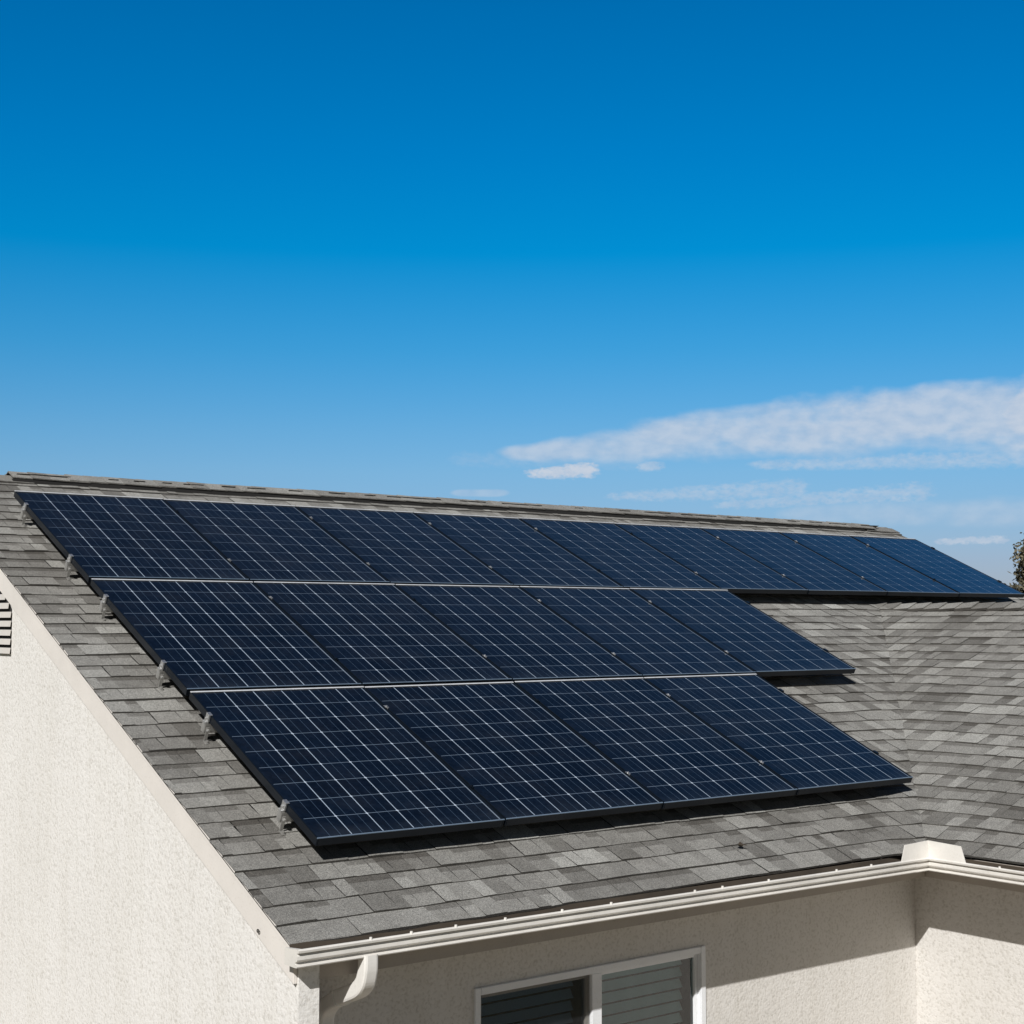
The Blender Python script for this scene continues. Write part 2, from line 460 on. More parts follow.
# ---------------------------------------------------------------- house
house = empty('house', (0, 0, 0))
tag(house, 'single storey cream stucco house under a grey asphalt shingle roof', 'house')


# shingles -------------------------------------------------------------
EXPO = .1400 * ST        # rise of one course


def wob(a, k):
    return math.sin(a * 3.1 + k * 1.7) * .5 + math.sin(a * 7.7 + k * 2.9) * .3 + math.sin(a * 17.3 + k * 5.1) * .2


def clip_lim(poly, lim, sign):
    """keep points with sign*(lim(v)-a) >= 0; poly of (a, v)"""
    out = []
    n = len(poly)
    for i in range(n):
        p, q = poly[i], poly[(i + 1) % n]
        dp, dq = sign * (lim(p[1]) - p[0]), sign * (lim(q[1]) - q[0])
        if dp >= 0: out.append(p)
        if (dp >= 0) != (dq >= 0):
            t = dp / (dp - dq); out.append((p[0] + (q[0] - p[0]) * t, p[1] + (q[1] - p[1]) * t))
    return out


def shingles(mb, P, pitch, a0, a1, z_top, amax=None, amin=None, valley=None, special=None, seed=1):
    """P(a, s, n): a along the eave, s up the slope from the eave, n off the surface"""
    rnd = random.Random(seed)
    ex = EXPO / math.sin(pitch)
    nc = int(math.ceil((z_top - Z0) / EXPO)) + 1
    top_s = (z_top - Z0) / math.sin(pitch)
    for k in range(nc):
        s0, s1 = k * ex, min((k + 1) * ex + .012, top_s + .01)
        if s0 >= top_s: break
        a = a0 - rnd.random() * .3
        raised = rnd.random() < .5
        base_shift = rnd.uniform(-.05, .05)
        while a < a1:
            wd = rnd.choice((.075, .09, .105, .12, .135, .155, .18, .21)) * rnd.uniform(.9, 1.1)
            tone = min(.98, max(.42, rnd.gauss(.645 + base_shift, .098) - (.03 if not raised else -.02)))
            if special:
                tone = special(a + wd / 2, s0 + ex / 2, tone)
            t = (.0112 if raised else .0072)
            b = min(a + wd, a1); aa = max(a, a0)
            if b > aa + .004:
                npc = max(1, int(math.ceil((b - aa) / .075)))
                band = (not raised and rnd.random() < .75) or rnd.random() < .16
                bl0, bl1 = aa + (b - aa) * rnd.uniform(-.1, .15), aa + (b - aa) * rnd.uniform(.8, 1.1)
                skew = rnd.uniform(-.006, .006)
                for j in range(npc):
                    x0 = aa + (b - aa) * j / npc; x1 = aa + (b - aa) * (j + 1) / npc
                    if j == 0 : x0 += .0
                    if j == npc - 1: x1 -= .0
                    piece(mb, P, x0, x1, s0, s1, ex, t, k, tone, (band and bl0 <= (x0 + x1) / 2 <= bl1), amax, amin, valley, skew if j in (0, npc - 1) else 0)
            a += wd
            raised = (not raised) if rnd.random() < .72 else raised


def piece(mb, P, x0, x1, s0, s1, ex, t, k, tone, band, amax, amin, valley, skew):
    def n_at(a, s):
        f = max(0, min(1, (s - s0) / (ex * 1.0)))
        return (t + .0045 * wob(a, k) * (1 if t > .01 else .6)) * (1 - f) + .0004
    def low(a): return s0 + .0058 * wob(a * .9 + 3, k + 11)
    mid = s0 + ex * .70
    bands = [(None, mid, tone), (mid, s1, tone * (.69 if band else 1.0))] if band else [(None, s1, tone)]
    for (b0, b1, tn) in bands:
        lo0 = low(x0) if b0 is None else b0; lo1 = low(x1) if b0 is None else b0
        poly = [(x0, lo0), (x1, lo1), (x1 + skew, b1), (x0 + skew, b1)]
        if amax: poly = clip_lim(poly, amax, 1)
        if amin: poly = clip_lim(poly, amin, -1)
        if len(poly) < 3: continue
        pts = []
        for (a, s) in poly:
            p = Vector(P(a, s, n_at(a, s)))
            if valley: p += valley(a, s)
            pts.append(p)
        mb.face(pts, tn)
        if b0 is None and len(poly) >= 3:
            # butt edge, only for the pair on the lower line
            for i in range(len(poly)):
                p, q = poly[i], poly[(i + 1) % len(poly)]
                if abs(p[1] - low(p[0])) < .004 and abs(q[1] - low(q[0])) < .004 and abs(p[0] - q[0]) > .002:
                    A, B = Vector(P(p[0], p[1], n_at(*p))), Vector(P(q[0], q[1], n_at(*q)))
                    A2, B2 = Vector(P(p[0], p[1], -.004)), Vector(P(q[0], q[1], -.004))
                    if valley:
                        da, db = valley(*p), valley(*q); A += da; A2 += da; B += db; B2 += db
                    mb.face([A, B, B2, A2], .30)


def Pmain(a, s, n): return (a, Y0 + s * CT - n * ST, Z0 + s * ST + n * CT)


CW, SW = math.cos(TW), math.sin(TW)
def Pwing(a, s, n): return (XC + s * CW - n * SW, a, Z0 + s * SW + n * CW)
def Pwing2(a, s, n): return (2 * XW - XC - s * CW + n * SW, a, Z0 + s * SW + n * CW)
def Pback(a, s, n): return (a, 2 * YR - Y0 - s * CT + n * ST, Z0 + s * ST + n * CT)


S_VT = (ZW - Z0) / ST
def main_lim(s): return XC + s * ST / math.tan(TW) if s <= S_VT else 1e3
def main_lim2(s): return 2 * XW - XC - s * ST / math.tan(TW) if s <= S_VT else XW - 50
def wing_lim(s): return Y0 + s * SW / math.tan(TH)
vd = Vector((-1, -1, 0)).normalized()
def v_main(a, s):
    d = main_lim(s) - a
    return vd * (.105 * math.exp(-(d / .24) ** 2)) if -.2 < d < 1 else Vector((0, 0, 0))
def v_wing(a, s):
    d = wing_lim(s) - a
    return vd * (.105 * math.exp(-(d / .24) ** 2)) if -.2 < d < 1 else Vector((0, 0, 0))


deck = -.013
rf = MB()
s_r = (ZR - Z0) / ST
sdn = (ZW - Z0 - (XR_ - XW) * math.tan(TW)) / ST        # height where the far valley leaves the roof
rf.face([Pmain(a, s, deck) for a, s in ((XL, .02), (XC, .02), (XW, S_VT), (XR_, sdn), (XR_, s_r), (XL, s_r))], .0)
s_w = (ZW - Z0) / SW
rf.face([Pback(a, s, deck) for a, s in ((XL, 0), (XR_, 0), (XR_, s_r), (XL, s_r))], .0)
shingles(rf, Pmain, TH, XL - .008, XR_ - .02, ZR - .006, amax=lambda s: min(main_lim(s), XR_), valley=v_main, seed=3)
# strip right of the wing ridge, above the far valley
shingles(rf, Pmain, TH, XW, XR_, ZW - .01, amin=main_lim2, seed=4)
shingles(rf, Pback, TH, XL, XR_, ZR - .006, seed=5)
roof = rf.build('roof', SHINGLE, house, normals=False)

wr = MB()
wr.face([Pwing(a, s, deck) for a, s in ((YF, .02), (Y0, .02), (Y_VT, s_w), (YF, s_w))], .0)
wr.face([Pwing2(a, s, deck) for a, s in ((YF, 0), (Y0, 0), (Y_VT, s_w), (YF, s_w))], .0)
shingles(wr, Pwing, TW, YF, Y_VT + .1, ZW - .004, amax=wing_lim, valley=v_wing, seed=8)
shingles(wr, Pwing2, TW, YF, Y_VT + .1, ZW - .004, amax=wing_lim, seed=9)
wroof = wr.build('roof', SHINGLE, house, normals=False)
wroof['label'] = 'roof slope of the projecting wing meeting the main roof in a valley'

# main ridge: vent strip with a shadow gap, then overlapping cap shingles
rv = MB()
rnd = random.Random(5)
def ridge_prof(x, wd, up, drop):
    """points over the ridge: front foot, apex, back foot"""
    y = wd * CT
    return [(x, YR - y, ZR + up - wd * ST * drop), (x, YR, ZR + up), (x, YR + y, ZR + up - wd * ST * drop)]
x = XL - .005
k = 0
while x < XR_ - .05:
    x1 = x + .30
    vent = .17 < x < 9.75
    b = .042 if vent else .012
    wd = .125 + rnd.uniform(-.003, .003)
    t0, t1 = b + .004 + rnd.uniform(0, .003), b + .011 + rnd.uniform(-.002, .003)
    A = ridge_prof(x, wd, t1, 1); B = ridge_prof(min(x1, XR_), wd, t0, 1)
    tn = rnd.uniform(.52, .72)
    rv.face([A[0], B[0], B[1], A[1]], tn); rv.face([A[1], B[1], B[2], A[2]], tn)
    th_ = .007
    A2 = [(p[0], p[1], p[2] - th_) for p in A]; B2 = [(p[0], p[1], p[2] - th_) for p in B]
    rv.face([A[0], A2[0], B2[0], B[0]], tn * .6); rv.face([A[2], A2[2], B2[2], B[2]], tn * .6)
    rv.face([A[0], A[1], A2[1], A2[0]], tn * .85); rv.face([A[1], A[2], A2[2], A2[1]], tn * .85)
    rv.face([A2[0], B2[0], B2[1], A2[1]], .1)
    x += .142; k += 1
rv.build('ridge_cap', SHINGLE, roof, normals=False)
vv = MB()
vv.hull8([(.19, YR - .119 * CT, ZR - .119 * ST - .012), (9.80, YR - .119 * CT, ZR - .119 * ST - .012), (9.80, YR + .119 * CT, ZR - .119 * ST - .012), (.19, YR + .119 * CT, ZR - .119 * ST - .012)],
         [(.19, YR - .119 * CT, ZR - .119 * ST + .040), (9.80, YR - .119 * CT, ZR - .119 * ST + .040), (9.80, YR + .119 * CT, ZR - .119 * ST + .040), (.19, YR + .119 * CT, ZR - .119 * ST + .040)])
vv.build('ridge_vent', BLACK, roof)

# wing ridge caps
rv = MB(); y = YF
while y < Y_VT + .05:
    y1 = min(y + .34, Y_VT + .12); wd = .135
    tn = rnd.uniform(.5, .85); t1, t0 = .040 + rnd.uniform(-.004, .004), .016
    def pr(yy, up): return [(XW - wd * CW, yy, ZW + up - wd * SW), (XW, yy, ZW + up), (XW + wd * CW, yy, ZW + up - wd * SW)]
    A, B = pr(y, t1), pr(y1, t0)
    rv.face([A[0], B[0], B[1], A[1]], tn); rv.face([A[1], B[1], B[2], A[2]], tn)
    for i in (0, 2):
        rv.face([A[i], B[i], (B[i][0], B[i][1], B[i][2] - .012), (A[i][0], A[i][1], A[i][2] - .012)], .25)
    rv.face([A[0], A[1], (A[1][0], A[1][1], A[1][2] - .014), (A[0][0], A[0][1], A[0][2] - .014)], .45)
    y += .165
rv.build('ridge_cap', SHINGLE, wroof, normals=False)

# walls ------------------------------------------------------------------
SOF = -.525
yb = 2 * YR
def under(y):     # underside of the main roof at y
    yy = y if y <= YR else yb - y
    return Z0 + (yy - Y0) * math.tan(TH) - .035
wl = MB()
X = WALL_X
fy = Y0 + .007
prof = [(fy, SOF), (WALL_Y, SOF), (WALL_Y, GZ), (yb - WALL_Y, GZ), (yb - WALL_Y, SOF), (yb - fy, SOF), (yb - fy, under(yb - fy)), (YR, under(YR)), (fy, under(fy))]
wl.face([(X, y, z) for y, z in prof])
# short stucco return carried forward under the eave
FN = Y0 - .006
FT = -.443
FY_ = Y0 + .008
wl.face([(X, FN, GZ), (X, WALL_Y, GZ), (X, WALL_Y, SOF), (X, fy, SOF), (X, fy, FT), (X, FN, FT)])
wl.face([(X, FN, GZ), (X + .10, FN, GZ), (X + .10, FN, FT), (X, FN, FT)])
wl.face([(X + .10, FN, GZ), (X + .10, WALL_Y, GZ), (X + .10, WALL_Y, SOF), (X + .10, FY_ + .0, SOF), (X + .10, FY_, FT), (X + .10, FN, FT)])
wl.build('gable_wall', STUCCO, house, normals=False)
# front wall with the window opening
WX0, WX1, WZ1, WZ0 = .825, 2.405, -.783, -1.95
wl = MB()
Y = WALL_Y
for (x0, x1, z0, z1) in ((X, WX0, GZ, SOF), (WX1, WING_X, GZ, SOF), (WX0, WX1, WZ1, SOF), (WX0, WX1, GZ, WZ0)):
    wl.face([(x0, Y, z0), (x1, Y, z0), (x1, Y, z1), (x0, Y, z1)])
rv_ = .10
wl.face([(WX0, Y, WZ0), (WX0, Y, WZ1), (WX0, Y + rv_, WZ1), (WX0, Y + rv_, WZ0)])
wl.face([(WX1, Y, WZ0), (WX1, Y, WZ1), (WX1, Y + rv_, WZ1), (WX1, Y + rv_, WZ0)])
wl.face([(WX0, Y, WZ1), (WX1, Y, WZ1), (WX1, Y + rv_, WZ1), (WX0, Y + rv_, WZ1)])
wl.face([(WX0, Y, WZ0), (WX1, Y, WZ0), (WX1, Y + rv_, WZ0), (WX0, Y + rv_, WZ0)])
wl.build('front_wall', STUCCO_DIM, house, normals=False)
wl = MB()
wl.face([(WING_X, YF + .2, GZ), (WING_X, Y, GZ), (WING_X, Y, SOF), (WING_X, YF + .2, SOF)])
xe = 2 * XW - WING_X
wl.face([(WING_X, YF + .2, GZ), (xe, YF + .2, GZ), (xe, YF + .2, SOF), (XW, YF + .2, ZW - .05), (WING_X, YF + .2, SOF)])
wl.face([(xe, YF + .2, GZ), (xe, Y, GZ), (xe, Y, SOF), (xe, YF + .2, SOF)])
wl.build('wing_wall', STUCCO_DIM, house, normals=False)
wl = MB()
wl.face([(X, yb - WALL_Y, GZ), (XR_ - .03, yb - WALL_Y, GZ), (XR_ - .03, yb - WALL_Y, SOF), (X, yb - WALL_Y, SOF)])
wl.face([(XR_ - .03, y, z) for y, z in prof])
wl.build('back_wall', STUCCO, house, normals=False)

# rake board on the gable: two lengths meeting under the ridge
for sgn in (1, -1):
    rb = MB()
    y0, y1 = Y0 + .005, YR
    def zz(y): return Z0 + (y - Y0) * math.tan(TH) - .016
    hb = .148
    def my(y): return y if sgn == 1 else yb - y
    lo = [(WALL_X - .002, my(y0), zz(y0) - hb), (WALL_X - .002, my(y1), zz(y1) - hb), (WALL_X - .002, my(y1), zz(y1)), (WALL_X - .002, my(y0), zz(y0))]
    hi = [(WALL_X - .020, p[1], p[2]) for p in lo]
    rb.hull8(lo, hi)
    rb.build('rake_board', BOARD, house, bevel=.002)
# metal drip edge along the rake
de = MB()
lo = [(XL + .004, y0 - .005, zz(y0) - .022), (XL + .004, y1, zz(y1) - .022), (XL + .004, y1, zz(y1) + .003), (XL + .004, y0 - .005, zz(y0) + .003)]
hi = [(WALL_X - .0205, p[1], p[2]) for p in lo]
de.hull8(lo, hi); de.build('drip_edge', BOARD, house)

# fascia, soffit -----------------------------------------------------------
FY, FX = Y0 + .008, XC + .008
fa = MB()
fz1 = Z0 - .016
fa.sweep([[(WALL_X + .002, FY, SOF), (WALL_X + .002, FY, fz1), (WALL_X + .002, FY + .02, fz1), (WALL_X + .002, FY + .02, SOF)],
          [(FX, FY, SOF), (FX, FY, fz1), (FX + .02, FY + .02, fz1), (FX + .02, FY + .02, SOF)],
          [(FX, YF, SOF), (FX, YF, fz1), (FX + .02, YF, fz1), (FX + .02, YF, SOF)]])
fa.build('fascia', FASCIA, house)
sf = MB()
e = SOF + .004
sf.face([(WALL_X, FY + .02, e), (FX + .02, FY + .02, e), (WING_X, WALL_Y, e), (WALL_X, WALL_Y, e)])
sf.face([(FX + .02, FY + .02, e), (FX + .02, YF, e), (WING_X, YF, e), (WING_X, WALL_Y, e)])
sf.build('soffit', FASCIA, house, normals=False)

# gutter -------------------------------------------------------------------
GP = [(.0, -.010), (.0, -.078), (.086, -.078), (.102, -.077), (.105, -.072), (.103, -.066), (.089, -.063), (.086, -.058), (.105, -.049), (.108, -.043), (.107, -.028), (.103, -.020), (.105, -.0165), (.118, -.0135), (.120, -.004), (.113, .0015), (.104, .001)]
GPI = [(.100, -.004), (.096, -.020), (.080, -.060), (.078, -.071), (.004, -.074), (.004, -.012)]
loop = GP + GPI
def gz(x, y):
    if y < Y0 - .2: return -.388
    return -.361 - .027 * (x + .4) / 4.22
GX0 = -.402
gyb = Y0 + .006; gxb = XC + .006
def gloop(x=None, y=None):
    L = []
    for q, z in loop:
        if y is None and x is not None: L.append((x, gyb - q, z + gz(x, gyb)))
        elif x is None: L.append((gxb - q, y, z - .388))
        else: L.append((gxb - q, gyb - q, z - .388))
    return L
gu = MB()
gu.sweep([gloop(x=GX0), gloop(x=1.6), gloop(x=3.65), gloop(0, 0), gloop(y=-1.0), gloop(y=YF)])
gutter = gu.build('gutter', GUTTER, house)
ec = MB()
out = [p for p in GP]
A = [(GX0 - .006, gyb - q, z + gz(GX0, 0) + .001) for q, z in out]; B = [(GX0 + .012, p[1], p[2]) for p in A]
ec.sweep([A, B]); ec.build('end_cap', GUTTER, gutter)
# weathered grit and leaf litter lying in the trough, and the stained back flashing; dark colour also stands in for shade
gl_ = MB()
for (q0, z0_, q1, z1_) in ((.0056, .004, .0062, -.030), (.0062, -.030, .055, -.034), (.055, -.034, .097, -.026)):
    def lp(q, z): return [(GX0 + .014, gyb - q, z + gz(GX0, gyb)), (1.6, gyb - q, z + gz(1.6, gyb)), (gxb - q, gyb - q, z - .388), (gxb - q, YF, z - .388)]
    A, B = lp(q0, z0_), lp(q1, z1_)
    for k_ in range(3): gl_.face([A[k_], A[k_ + 1], B[k_ + 1], B[k_]])
gl_.build('litter', m_paint('gutter_litter', (.075, .058, .042), .95, .3), gutter, normals=False)
# mitre joint sleeves beside the inner corner
js = MB()
for side in (0, 1):
    o_ = [(q + .0015, z - .001) for q, z in GP[2:15]]
    def J(d):
        return [(gxb - .10 - d, gyb - q, z - .3875) for q, z in o_] if side == 0 else [(gxb - q, gyb - .10 - d, z - .3875) for q, z in o_]
    C = [(gxb - q, gyb - q, z - .3875) for q, z in o_]
    js.sweep([J(.13), C] if side == 0 else [C, J(.13)], closed=False, caps=False)
js.build('corner_strip', GUTTER, gutter, normals=False)
# hanger screws on the lip
for xx in (-.05, .16, .40, .68, 1.02, 1.33, 1.90, 2.10, 2.45, 3.0, 3.3):
    hm = MB(); z = gz(xx, gyb)
    hm.cyl((xx, gyb - .110, z - .001), (xx, gyb - .110, z + .010), .0075, .006, 8)
    hm.box((xx - .006, gyb - .106, z - .020), (xx + .006, gyb - .060, z - .014))
    hm.build('hanger', GUTTER, gutter)
hm = MB(); hm.cyl((gxb - .11, -1.02, -.389), (gxb - .11, -1.02, -.378), .0075, .006, 8); hm.box((gxb - .106, -1.026, -.408), (gxb - .06, -1.014, -.402)); hm.build('hanger', GUTTER, gutter)
# splash guard folded round the inner corner
sg = MB()
t = .004
cx_, cy_ = gxb - .112, gyb - .112
zc = -.390; ht = .100
front = [(cx_ - .255, cy_, zc), (cx_, cy_, zc), (cx_, cy_ - .255, zc)]
topp = [(cx_ - .205, cy_ + .012, zc + ht * .92), (cx_ + .012, cy_ + .012, zc + ht), (cx_ + .012, cy_ - .215, zc + ht * .92)]
for i in (0, 1):
    f0, f1, t0_, t1_ = front[i], front[i + 1], topp[i], topp[i + 1]
    off = Vector((.0, t, 0)) if i == 0 else Vector((t, 0, 0))
    lo = [f0, f1, t1_, t0_]; hi = [tuple(Vector(p) + off) for p in lo]
    sg.hull8(lo, hi)
sg.build('splash_guard', GUTTER, gutter)

# downspout: outlet under the gutter, sweeping back to the wall corner
ds = MB()
def rrect(c, ax, up, w_, h_):
    """12-point rounded, slightly fluted rectangle"""
    pts = []
    r = .012
    for (sx, sy, a0_) in ((1, 1, 0), (-1, 1, 90), (-1, -1, 180), (1, -1, 270)):
        for a_ in (0, 45, 90):
            an = R(a0_ + a_)
            pts.append(c + ax * (sx * (w_ / 2 - r) + r * math.cos(an)) + up * (sy * (h_ / 2 - r) + r * math.sin(an)))
    return pts
DX = -.045
path = [(-.512, -.43), (-.512, -.475), (-.508, -.505), (-.495, -.545), (-.470, -.575), (-.435, -.597), (-.36, -.628), (-.28, -.660), (-.22, -.690), (-.175, -.722), (-.152, -.76), (-.145, -.80), (-.145, -.85), (-.145, -.90), (-.145, -1.6), (-.145, GZ + .25)]
fine = []
for i in range(len(path) - 1):
    p = [Vector(path[max(0, min(len(path) - 1, i + k))]) for k in (-1, 0, 1, 2)]
    for q in range(4):
        t = q / 4
        fine.append(tuple(.5 * ((2 * p[1]) + (p[2] - p[0]) * t + (2 * p[0] - 5 * p[1] + 4 * p[2] - p[3]) * t * t + (3 * p[1] - p[0] - 3 * p[2] + p[3]) * t ** 3)))
path0 = path; path = fine[:44] + [path0[-2], path0[-1]]
loops = []
for i, (y, z) in enumerate(path):
    p0 = path[max(0, i - 1)]; p1 = path[min(len(path) - 1, i + 1)]
    d = Vector((0, p1[0] - p0[0], p1[1] - p0[1])).normalized()
    up = d.cross(Vector((1, 0, 0))).normalized()
    loops.append(rrect(Vector((DX, y, z)), Vector((1, 0, 0)), up, (.068 + .010 * min(1, i / 36)), .068))
ds.sweep(loops)
dsp = ds.build('downspout', SPOUT, house, smooth=False)
# joint collars
for (i, j) in ((27, 28),):
    st = MB()
    a_, b_ = Vector((DX, *path[i])), Vector((DX, *path[j]))
    d = (b_ - a_).normalized(); up = d.cross(Vector((1, 0, 0))).normalized()
    st.sweep([rrect(a_, Vector((1, 0, 0)), up, .084, .074), rrect(a_ + d * .03, Vector((1, 0, 0)), up, .084, .074)])
    st.build('collar', SPOUT, dsp)

# window ---------------------------------------------------------------------
win = MB()
fo = .012                              # proud of the wall
yo, yi = WALL_Y - fo, WALL_Y + .055
fwid = .037
XM = 1.613                             # mullion
def bar(m, x0, x1, z0, z1, ya=yo, yb_=yi): m.box((x0, ya, z0), (x1, yb_, z1))
bar(win, WX0, WX0 + fwid, WZ0, WZ1); bar(win, WX1 - fwid, WX1, WZ0, WZ1)
bar(win, WX0 + fwid, WX1 - fwid, WZ1 - fwid, WZ1); bar(win, WX0 + fwid, WX1 - fwid, WZ0, WZ0 + fwid)
bar(win, XM - .034, XM + .034, WZ0 + fwid, WZ1 - fwid, yo + .004)
window = win.build('window', VINYL, house, bevel=.003)
# inner sash frame round each light
for (a, b) in ((WX0 + fwid, XM - .034), (XM + .034, WX1 - fwid)):
    sm = MB(); q = .022; yy0, yy1 = yo + .028, yi - .004
    z0, z1 = WZ0 + fwid, WZ1 - fwid
    sm.box((a, yy0, z0), (a + q, yy1, z1)); sm.box((b - q, yy0, z0), (b, yy1, z1))
    sm.box((a + q, yy0, z1 - q), (b - q, yy1, z1)); sm.box((a + q, yy0, z0), (b - q, yy1, z0 + q))
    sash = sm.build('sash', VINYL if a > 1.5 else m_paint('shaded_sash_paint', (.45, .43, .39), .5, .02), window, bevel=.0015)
    gm = MB(); yg = yi - .022
    gm.face([(a + q, yg, z0 + q), (b - q, yg, z0 + q), (b - q, yg, z1 - q), (a + q, yg, z1 - q)])
    gm.build('pane', GLASS, window, normals=False)
    bl = MB(); n = int((z1 - z0) / .062)
    for i in range(n):
        zt = z1 - .03 - i * .062
        yc = WALL_Y + .115
        bl.hull8([(a + .02, yc - .014, zt - .044), (b - .035, yc - .014, zt - .044), (b - .035, yc + .010, zt), (a + .02, yc + .010, zt)],
                 [(a + .02, yc - .012, zt - .044), (b - .035, yc - .012, zt - .044), (b - .035, yc + .012, zt), (a + .02, yc + .012, zt)])
    bl.box((a + .01, WALL_Y + .09, z1 - .03), (b - .02, WALL_Y + .135, z1 + .0))
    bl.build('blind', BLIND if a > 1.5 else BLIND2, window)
    if a < 1.5:
        s2 = MB(); ys = yo + .022
        s2.face([(a, ys, z0), (b, ys, z0), (b, ys, z1), (a, ys, z1)])
        s2.build('insect_screen', SCREEN, window, normals=False)
room = MB(); x0, x1, y0_, y1_, z0, z1 = WX0 - .6, WX1 + .6, WALL_Y + .104, 1.6, WZ0 - .7, WZ1 + .22
room.face([(x0, y1_, z0), (x1, y1_, z0), (x1, y1_, z1), (x0, y1_, z1)])
room.face([(x0, y0_, z0), (x0, y1_, z0), (x0, y1_, z1), (x0, y0_, z1)]); room.face([(x1, y0_, z0), (x1, y1_, z0), (x1, y1_, z1), (x1, y0_, z1)])
room.face([(x0, y0_, z0), (x1, y0_, z0), (x1, y1_, z0), (x0, y1_, z0)]); room.face([(x0, y0_, z1), (x1, y0_, z1), (x1, y1_, z1), (x0, y1_, z1)])
room.build('room_interior', DARK, house, normals=False)

# gable vent: louvres under a sloped head ----------------------------------------
gv = MB(); vx = WALL_X - .002
vy0, vy1, vz0, vz1 = 3.125, 4.10, .80, 1.42
def vtop(y): return min(vz1, 1.075 + (y - vy0) * .9)
gv.face([(vx, vy0, vz0), (vx, vy1, vz0), (vx, vy1, vz1), (vx, vy0 + (vz1 - 1.075) / .9, vz1), (vx, vy0, 1.075)])
vent = gv.build('gable_vent', BLACK, house, normals=False)
z = vz0
while z < vz1 - .03:
    h_ = .036
    ys = vy0 if z + h_ < 1.075 else vy0 + max(0, (z + h_ - 1.075) / .9)
    lm = MB()
    lm.hull8([(vx - .012, ys - .012, z), (vx - .012, vy1, z), (vx - .007, vy1, z + h_), (vx - .007, ys - .012, z + h_)],
             [(vx - .016, ys - .012, z), (vx - .016, vy1, z), (vx - .011, vy1, z + h_), (vx - .011, ys - .012, z + h_)])
    lm.build('louver', LOUV, vent)
    z += .0555
# bolt eye beside the rake board
sb = MB(); ctr = Vector((WALL_X - .026, -.135, -.352))
n = 12
for k_ in range(n):
    a0_, a1_ = 2 * math.pi * k_ / n, 2 * math.pi * (k_ + 1) / n
    sb.cyl(ctr + Vector((-.004, math.cos(a0_) * .008, math.sin(a0_) * .006)), ctr + Vector((-.004, math.cos(a1_) * .008, math.sin(a1_) * .006)), .0028, None, 6)
sb.build('eye_bolt', m_metal('dark_iron', (.05, .045, .04), .6, .6), house)

# ---------------------------------------------------------------- solar panels
def make_panel():
    root = empty('solar_panel', (0, 0, H), (TH, 0, 0))
    w_ = PW - .011; h_ = PH; b = .008; dp = .043
    fm = MB()
    fm.box((0, 0, -dp), (b, h_, 0)); fm.box((w_ - b, 0, -dp), (w_, h_, 0))
    fm.box((b, 0, -dp), (w_ - b, b, 0)); fm.box((b, h_ - b, -dp), (w_ - b, h_, -.002))
    fm.build('frame', FRAME, root, lift=False, bevel=.0018)
    be = MB(); be.box((.0, -.001, -.004), (w_, .005, .001)); be.build('bottom_edge_glint', GLINT_BOTTOM, root, lift=False, bevel=.0008)
    te = MB(); te.box((.0, h_ - .011, -.0015), (w_, h_ + .002, .0018)); te.build('top_edge_glint', GLINT_TOP, root, lift=False, bevel=.0008)
    gl = MB()
    m_ = .06; n_ = .035      # blank margin inside the frame
    x0, x1, y0, y1, zt, zb = b, w_ - b, b, h_ - b, -.0035, -.010
    gl.face([(x0, y0, zt), (x1, y0, zt), (x1, y1, zt), (x0, y1, zt)], uv=[(-m_, -n_), (6 + m_, -n_), (6 + m_, 9 + n_), (-m_, 9 + n_)])
    gl.face([(x0, y1, zb), (x1, y1, zb), (x1, y0, zb), (x0, y0, zb)], uv=[(.5, .5)] * 4)
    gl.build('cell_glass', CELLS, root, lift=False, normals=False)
    return root


def copy_tree(o, parent=None):
    c = o.copy(); col.objects.link(c); c.parent = parent
    for ch in [q for q in bpy.data.objects if q.parent == o]: copy_tree(ch, c)
    return c


ordn = ['first', 'second', 'third', 'fourth', 'fifth', 'sixth', 'seventh', 'eighth', 'ninth']
rows = [('bottom', 4, 0), ('middle', 5, PH + RG), ('top', 9, 2 * PH + 2 * RG)]
RW = {'bottom': 1.104, 'middle': 1.113, 'top': 1.105}      # panel widths differ slightly row to row
proto = make_panel()
rp = random.Random(2); first = True
for rname, n, v in rows:
    for i in range(n):
        o = proto if first else copy_tree(proto)
        first = False
        o.location = (i * RW[rname], v * CT, v * ST + H); o.scale = (RW[rname] / PW, 1, 1)
        o.rotation_euler = (TH + R(rp.uniform(-.10, .10)), R(rp.uniform(-.10, .10)), 0)
        end = {0: ', at its left end', n - 1: ', at its right end'}.get(i, '')
        tag(o, f'dark blue solar panel, {ordn[i]} from the left in the {rname} row{end}', 'solar panel', 'solar panels mounted on the shingle roof')

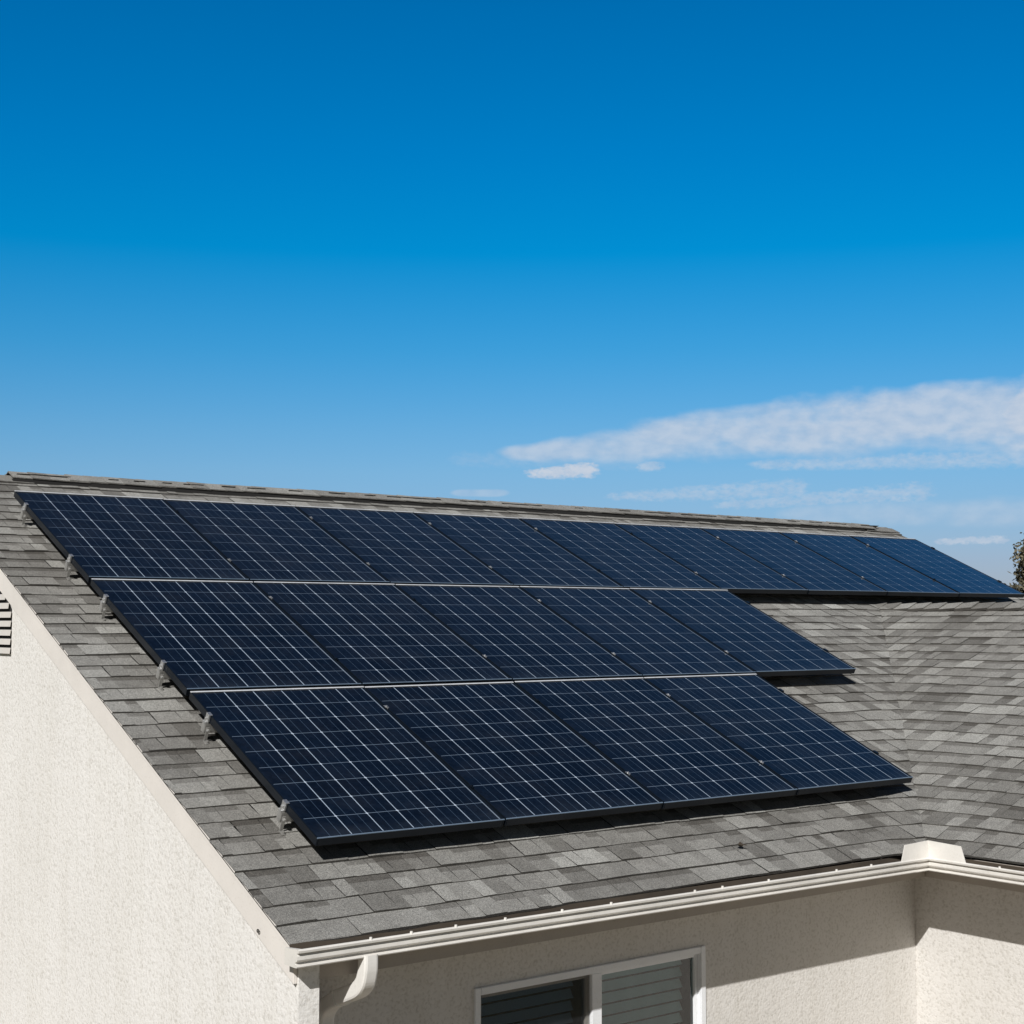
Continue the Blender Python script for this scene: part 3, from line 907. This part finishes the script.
# mounting rails ------------------------------------------------------------------
def rl(root_v, off):
    return root_v + off
for rname, n, v in rows:
    for which, off in (('lower', .325), ('upper', 1.225)):
        root = empty('mounting_rail', (0, 0, H), (TH, 0, 0))
        vv_ = v + off
        root.location = (0, vv_ * CT, vv_ * ST + H)
        tag(root, f'silver mounting rail under the {rname} row of solar panels, the {which} of its two', 'mounting rail', 'mounting rails under the solar panels')
        L = n * RW[rname]
        rm = MB()
        rm.box((-.022, -.016, -.100), (L + .035, .020, -.0445))
        rm.build('rail', ALU if True else FRAME, root, lift=False, bevel=.002)
        # L foot on the shingles near the free end, and others along the row
        for fx_ in [-.006] + [1.25 + 1.6 * q for q in range(int((L - 1) / 1.6))]:
            ft = MB()
            ft.box((fx_ - .009, -.058, -D + .004), (fx_ + .009, -.021, -D + .010))
            ft.box((fx_ - .009, -.027, -D + .010), (fx_ + .009, -.021, -.062))
            ft.cyl((fx_, -.040, -.078), (fx_, -.018, -.078), .009, None, 8)
            ft.cyl((fx_, -.044, -D + .010), (fx_, -.044, -D + .020), .009, None, 6)
            ft.build('foot', ALU, root, lift=False, bevel=.001)
        cl = MB()
        cl.box((-.024, -.013, -.0445), (-.002, .018, -.036)); cl.box((-.012, -.018, -.036), (-.002, .018, .003))
        cl.box((-.012, -.018, .003), (.010, .018, .006)); cl.cyl((-.017, 0, -.036), (-.017, 0, -.014), .007, None, 8)
        cl.build('end_clamp', ZINC, root, lift=False, bevel=.001)
        cl = MB()
        cl.box((L - .010, -.020, -.0445), (L + .020, .020, -.036)); cl.box((L - .010, -.020, -.036), (L - .001, .020, .004)); cl.box((L - .024, -.020, .003), (L - .001, .020, .007))
        cl.build('end_clamp', FRAME, root, lift=False, bevel=.001)
        for i in range(1, n):
            mc = MB(); xj = i * RW[rname] - .0055
            mc.box((xj - .011, -.014, .003), (xj + .011, .014, .0055)); mc.cyl((xj, 0, .006), (xj, 0, .011), .007, .006, 8)
            mc.box((xj - .004, -.018, -.044), (xj + .004, .018, .003))
            mc.build('mid_clamp', ZINC if (i + len(rname) + (which == 'lower')) % 4 else FRAME, root, lift=False, bevel=.0008)

# ---------------------------------------------------------------- dry leaf on the shingles
lf = MB(); rl_ = random.Random(4)
c0 = Vector(roofpt(2.57, -.30, .026))
ring = []
for k_ in range(10):
    a_ = 2 * math.pi * k_ / 10
    r_ = .020 * (1 + .35 * math.cos(2 * a_)) * rl_.uniform(.75, 1.15)
    ring.append(c0 + Vector((math.cos(a_) * r_, math.sin(a_) * r_ * CT, math.sin(a_) * r_ * ST + .007 * math.sin(2 * a_) + .004)))
for k_ in range(10): lf.face([c0 + Vector((0, 0, -.010)), ring[k_], ring[(k_ + 1) % 10]], .5)
lf.face([c0, c0 + Vector((.026, -.012, .004)), c0 + Vector((.036, -.024, -.004))], .4)
leaf = lf.build('dry_leaf', m_leaf('dead_leaf', (.02, .014, .009), (.05, .035, .02)), normals=False)
tag(leaf, 'small dark curled dead leaf lying on the shingles below the bottom row of panels', 'leaf')

# ---------------------------------------------------------------- tree beyond the roof
def tree(base, h, rad, seed):
    rt = random.Random(seed)
    root = empty('tree', base)
    tk = MB()
    tk.cyl((0, 0, 0), (.05, .03, h * .45), .17, .11, 10); tk.cyl((.05, .03, h * .44), (.0, 0, h * .93), .11, .02, 8)
    limbs = []
    for k_ in range(58):
        z_ = h * rt.uniform(.28, .92); a_ = rt.uniform(0, 6.283)
        f = 1 - ((z_ / h - .28) / .76); Lb = rad * (f ** .75) * rt.uniform(.7, 1.05)
        tip = (math.cos(a_) * Lb, math.sin(a_) * Lb, z_ + Lb * rt.uniform(.2, .5))
        tk.cyl((0.03, 0.02, z_), tip, .035 * f + .012, .006, 5); limbs.append(((0, 0, z_), tip))
    tk.build('trunk', m_paint('tree_bark', (.13, .10, .075), .9, .2), root, lift=False)
    cr = MB()
    for (p, q) in limbs + [((0, 0, h * .8), (0, 0, h))] * 2:
        p, q = Vector(p), Vector(q)
        for _ in range(20):
            c = p.lerp(q, rt.uniform(.35, 1.05)) + Vector((rt.gauss(0, .07), rt.gauss(0, .07), rt.gauss(0, .06)))
            shade = rt.uniform(.05, .8); cs = rt.uniform(.10, .19)
            for _ in range(70):
                d = Vector((rt.gauss(0, 1), rt.gauss(0, 1), rt.gauss(0, .8))) * cs * .62
                n_ = Vector((rt.gauss(0, 1), rt.gauss(0, 1), rt.gauss(.5, 1))).normalized()
                a = n_.orthogonal().normalized(); b = n_.cross(a); an = rt.uniform(0, 6.28)
                u_ = a * math.cos(an) + b * math.sin(an); v_ = n_.cross(u_)
                L_ = rt.uniform(.030, .054)
                c_ = c + d
                cr.face([c_ - u_ * L_, c_ + v_ * L_ * .45, c_ + u_ * L_, c_ - v_ * L_ * .45], min(1, max(0, shade + rt.uniform(-.2, .2))))
    cr.build('crown', m_leaf('olive_leaves', (.06, .055, .032), (.17, .145, .09)), root, lift=False, normals=False)
    return root


ang = R(57.95); dist = 26.0
tr = tree((co_.location.x + math.sin(ang) * dist, co_.location.y + math.cos(ang) * dist, 0), 5.75, 1.35, 6)
tag(tr, 'brownish olive tree standing beyond the far end of the shingle roof', 'tree')
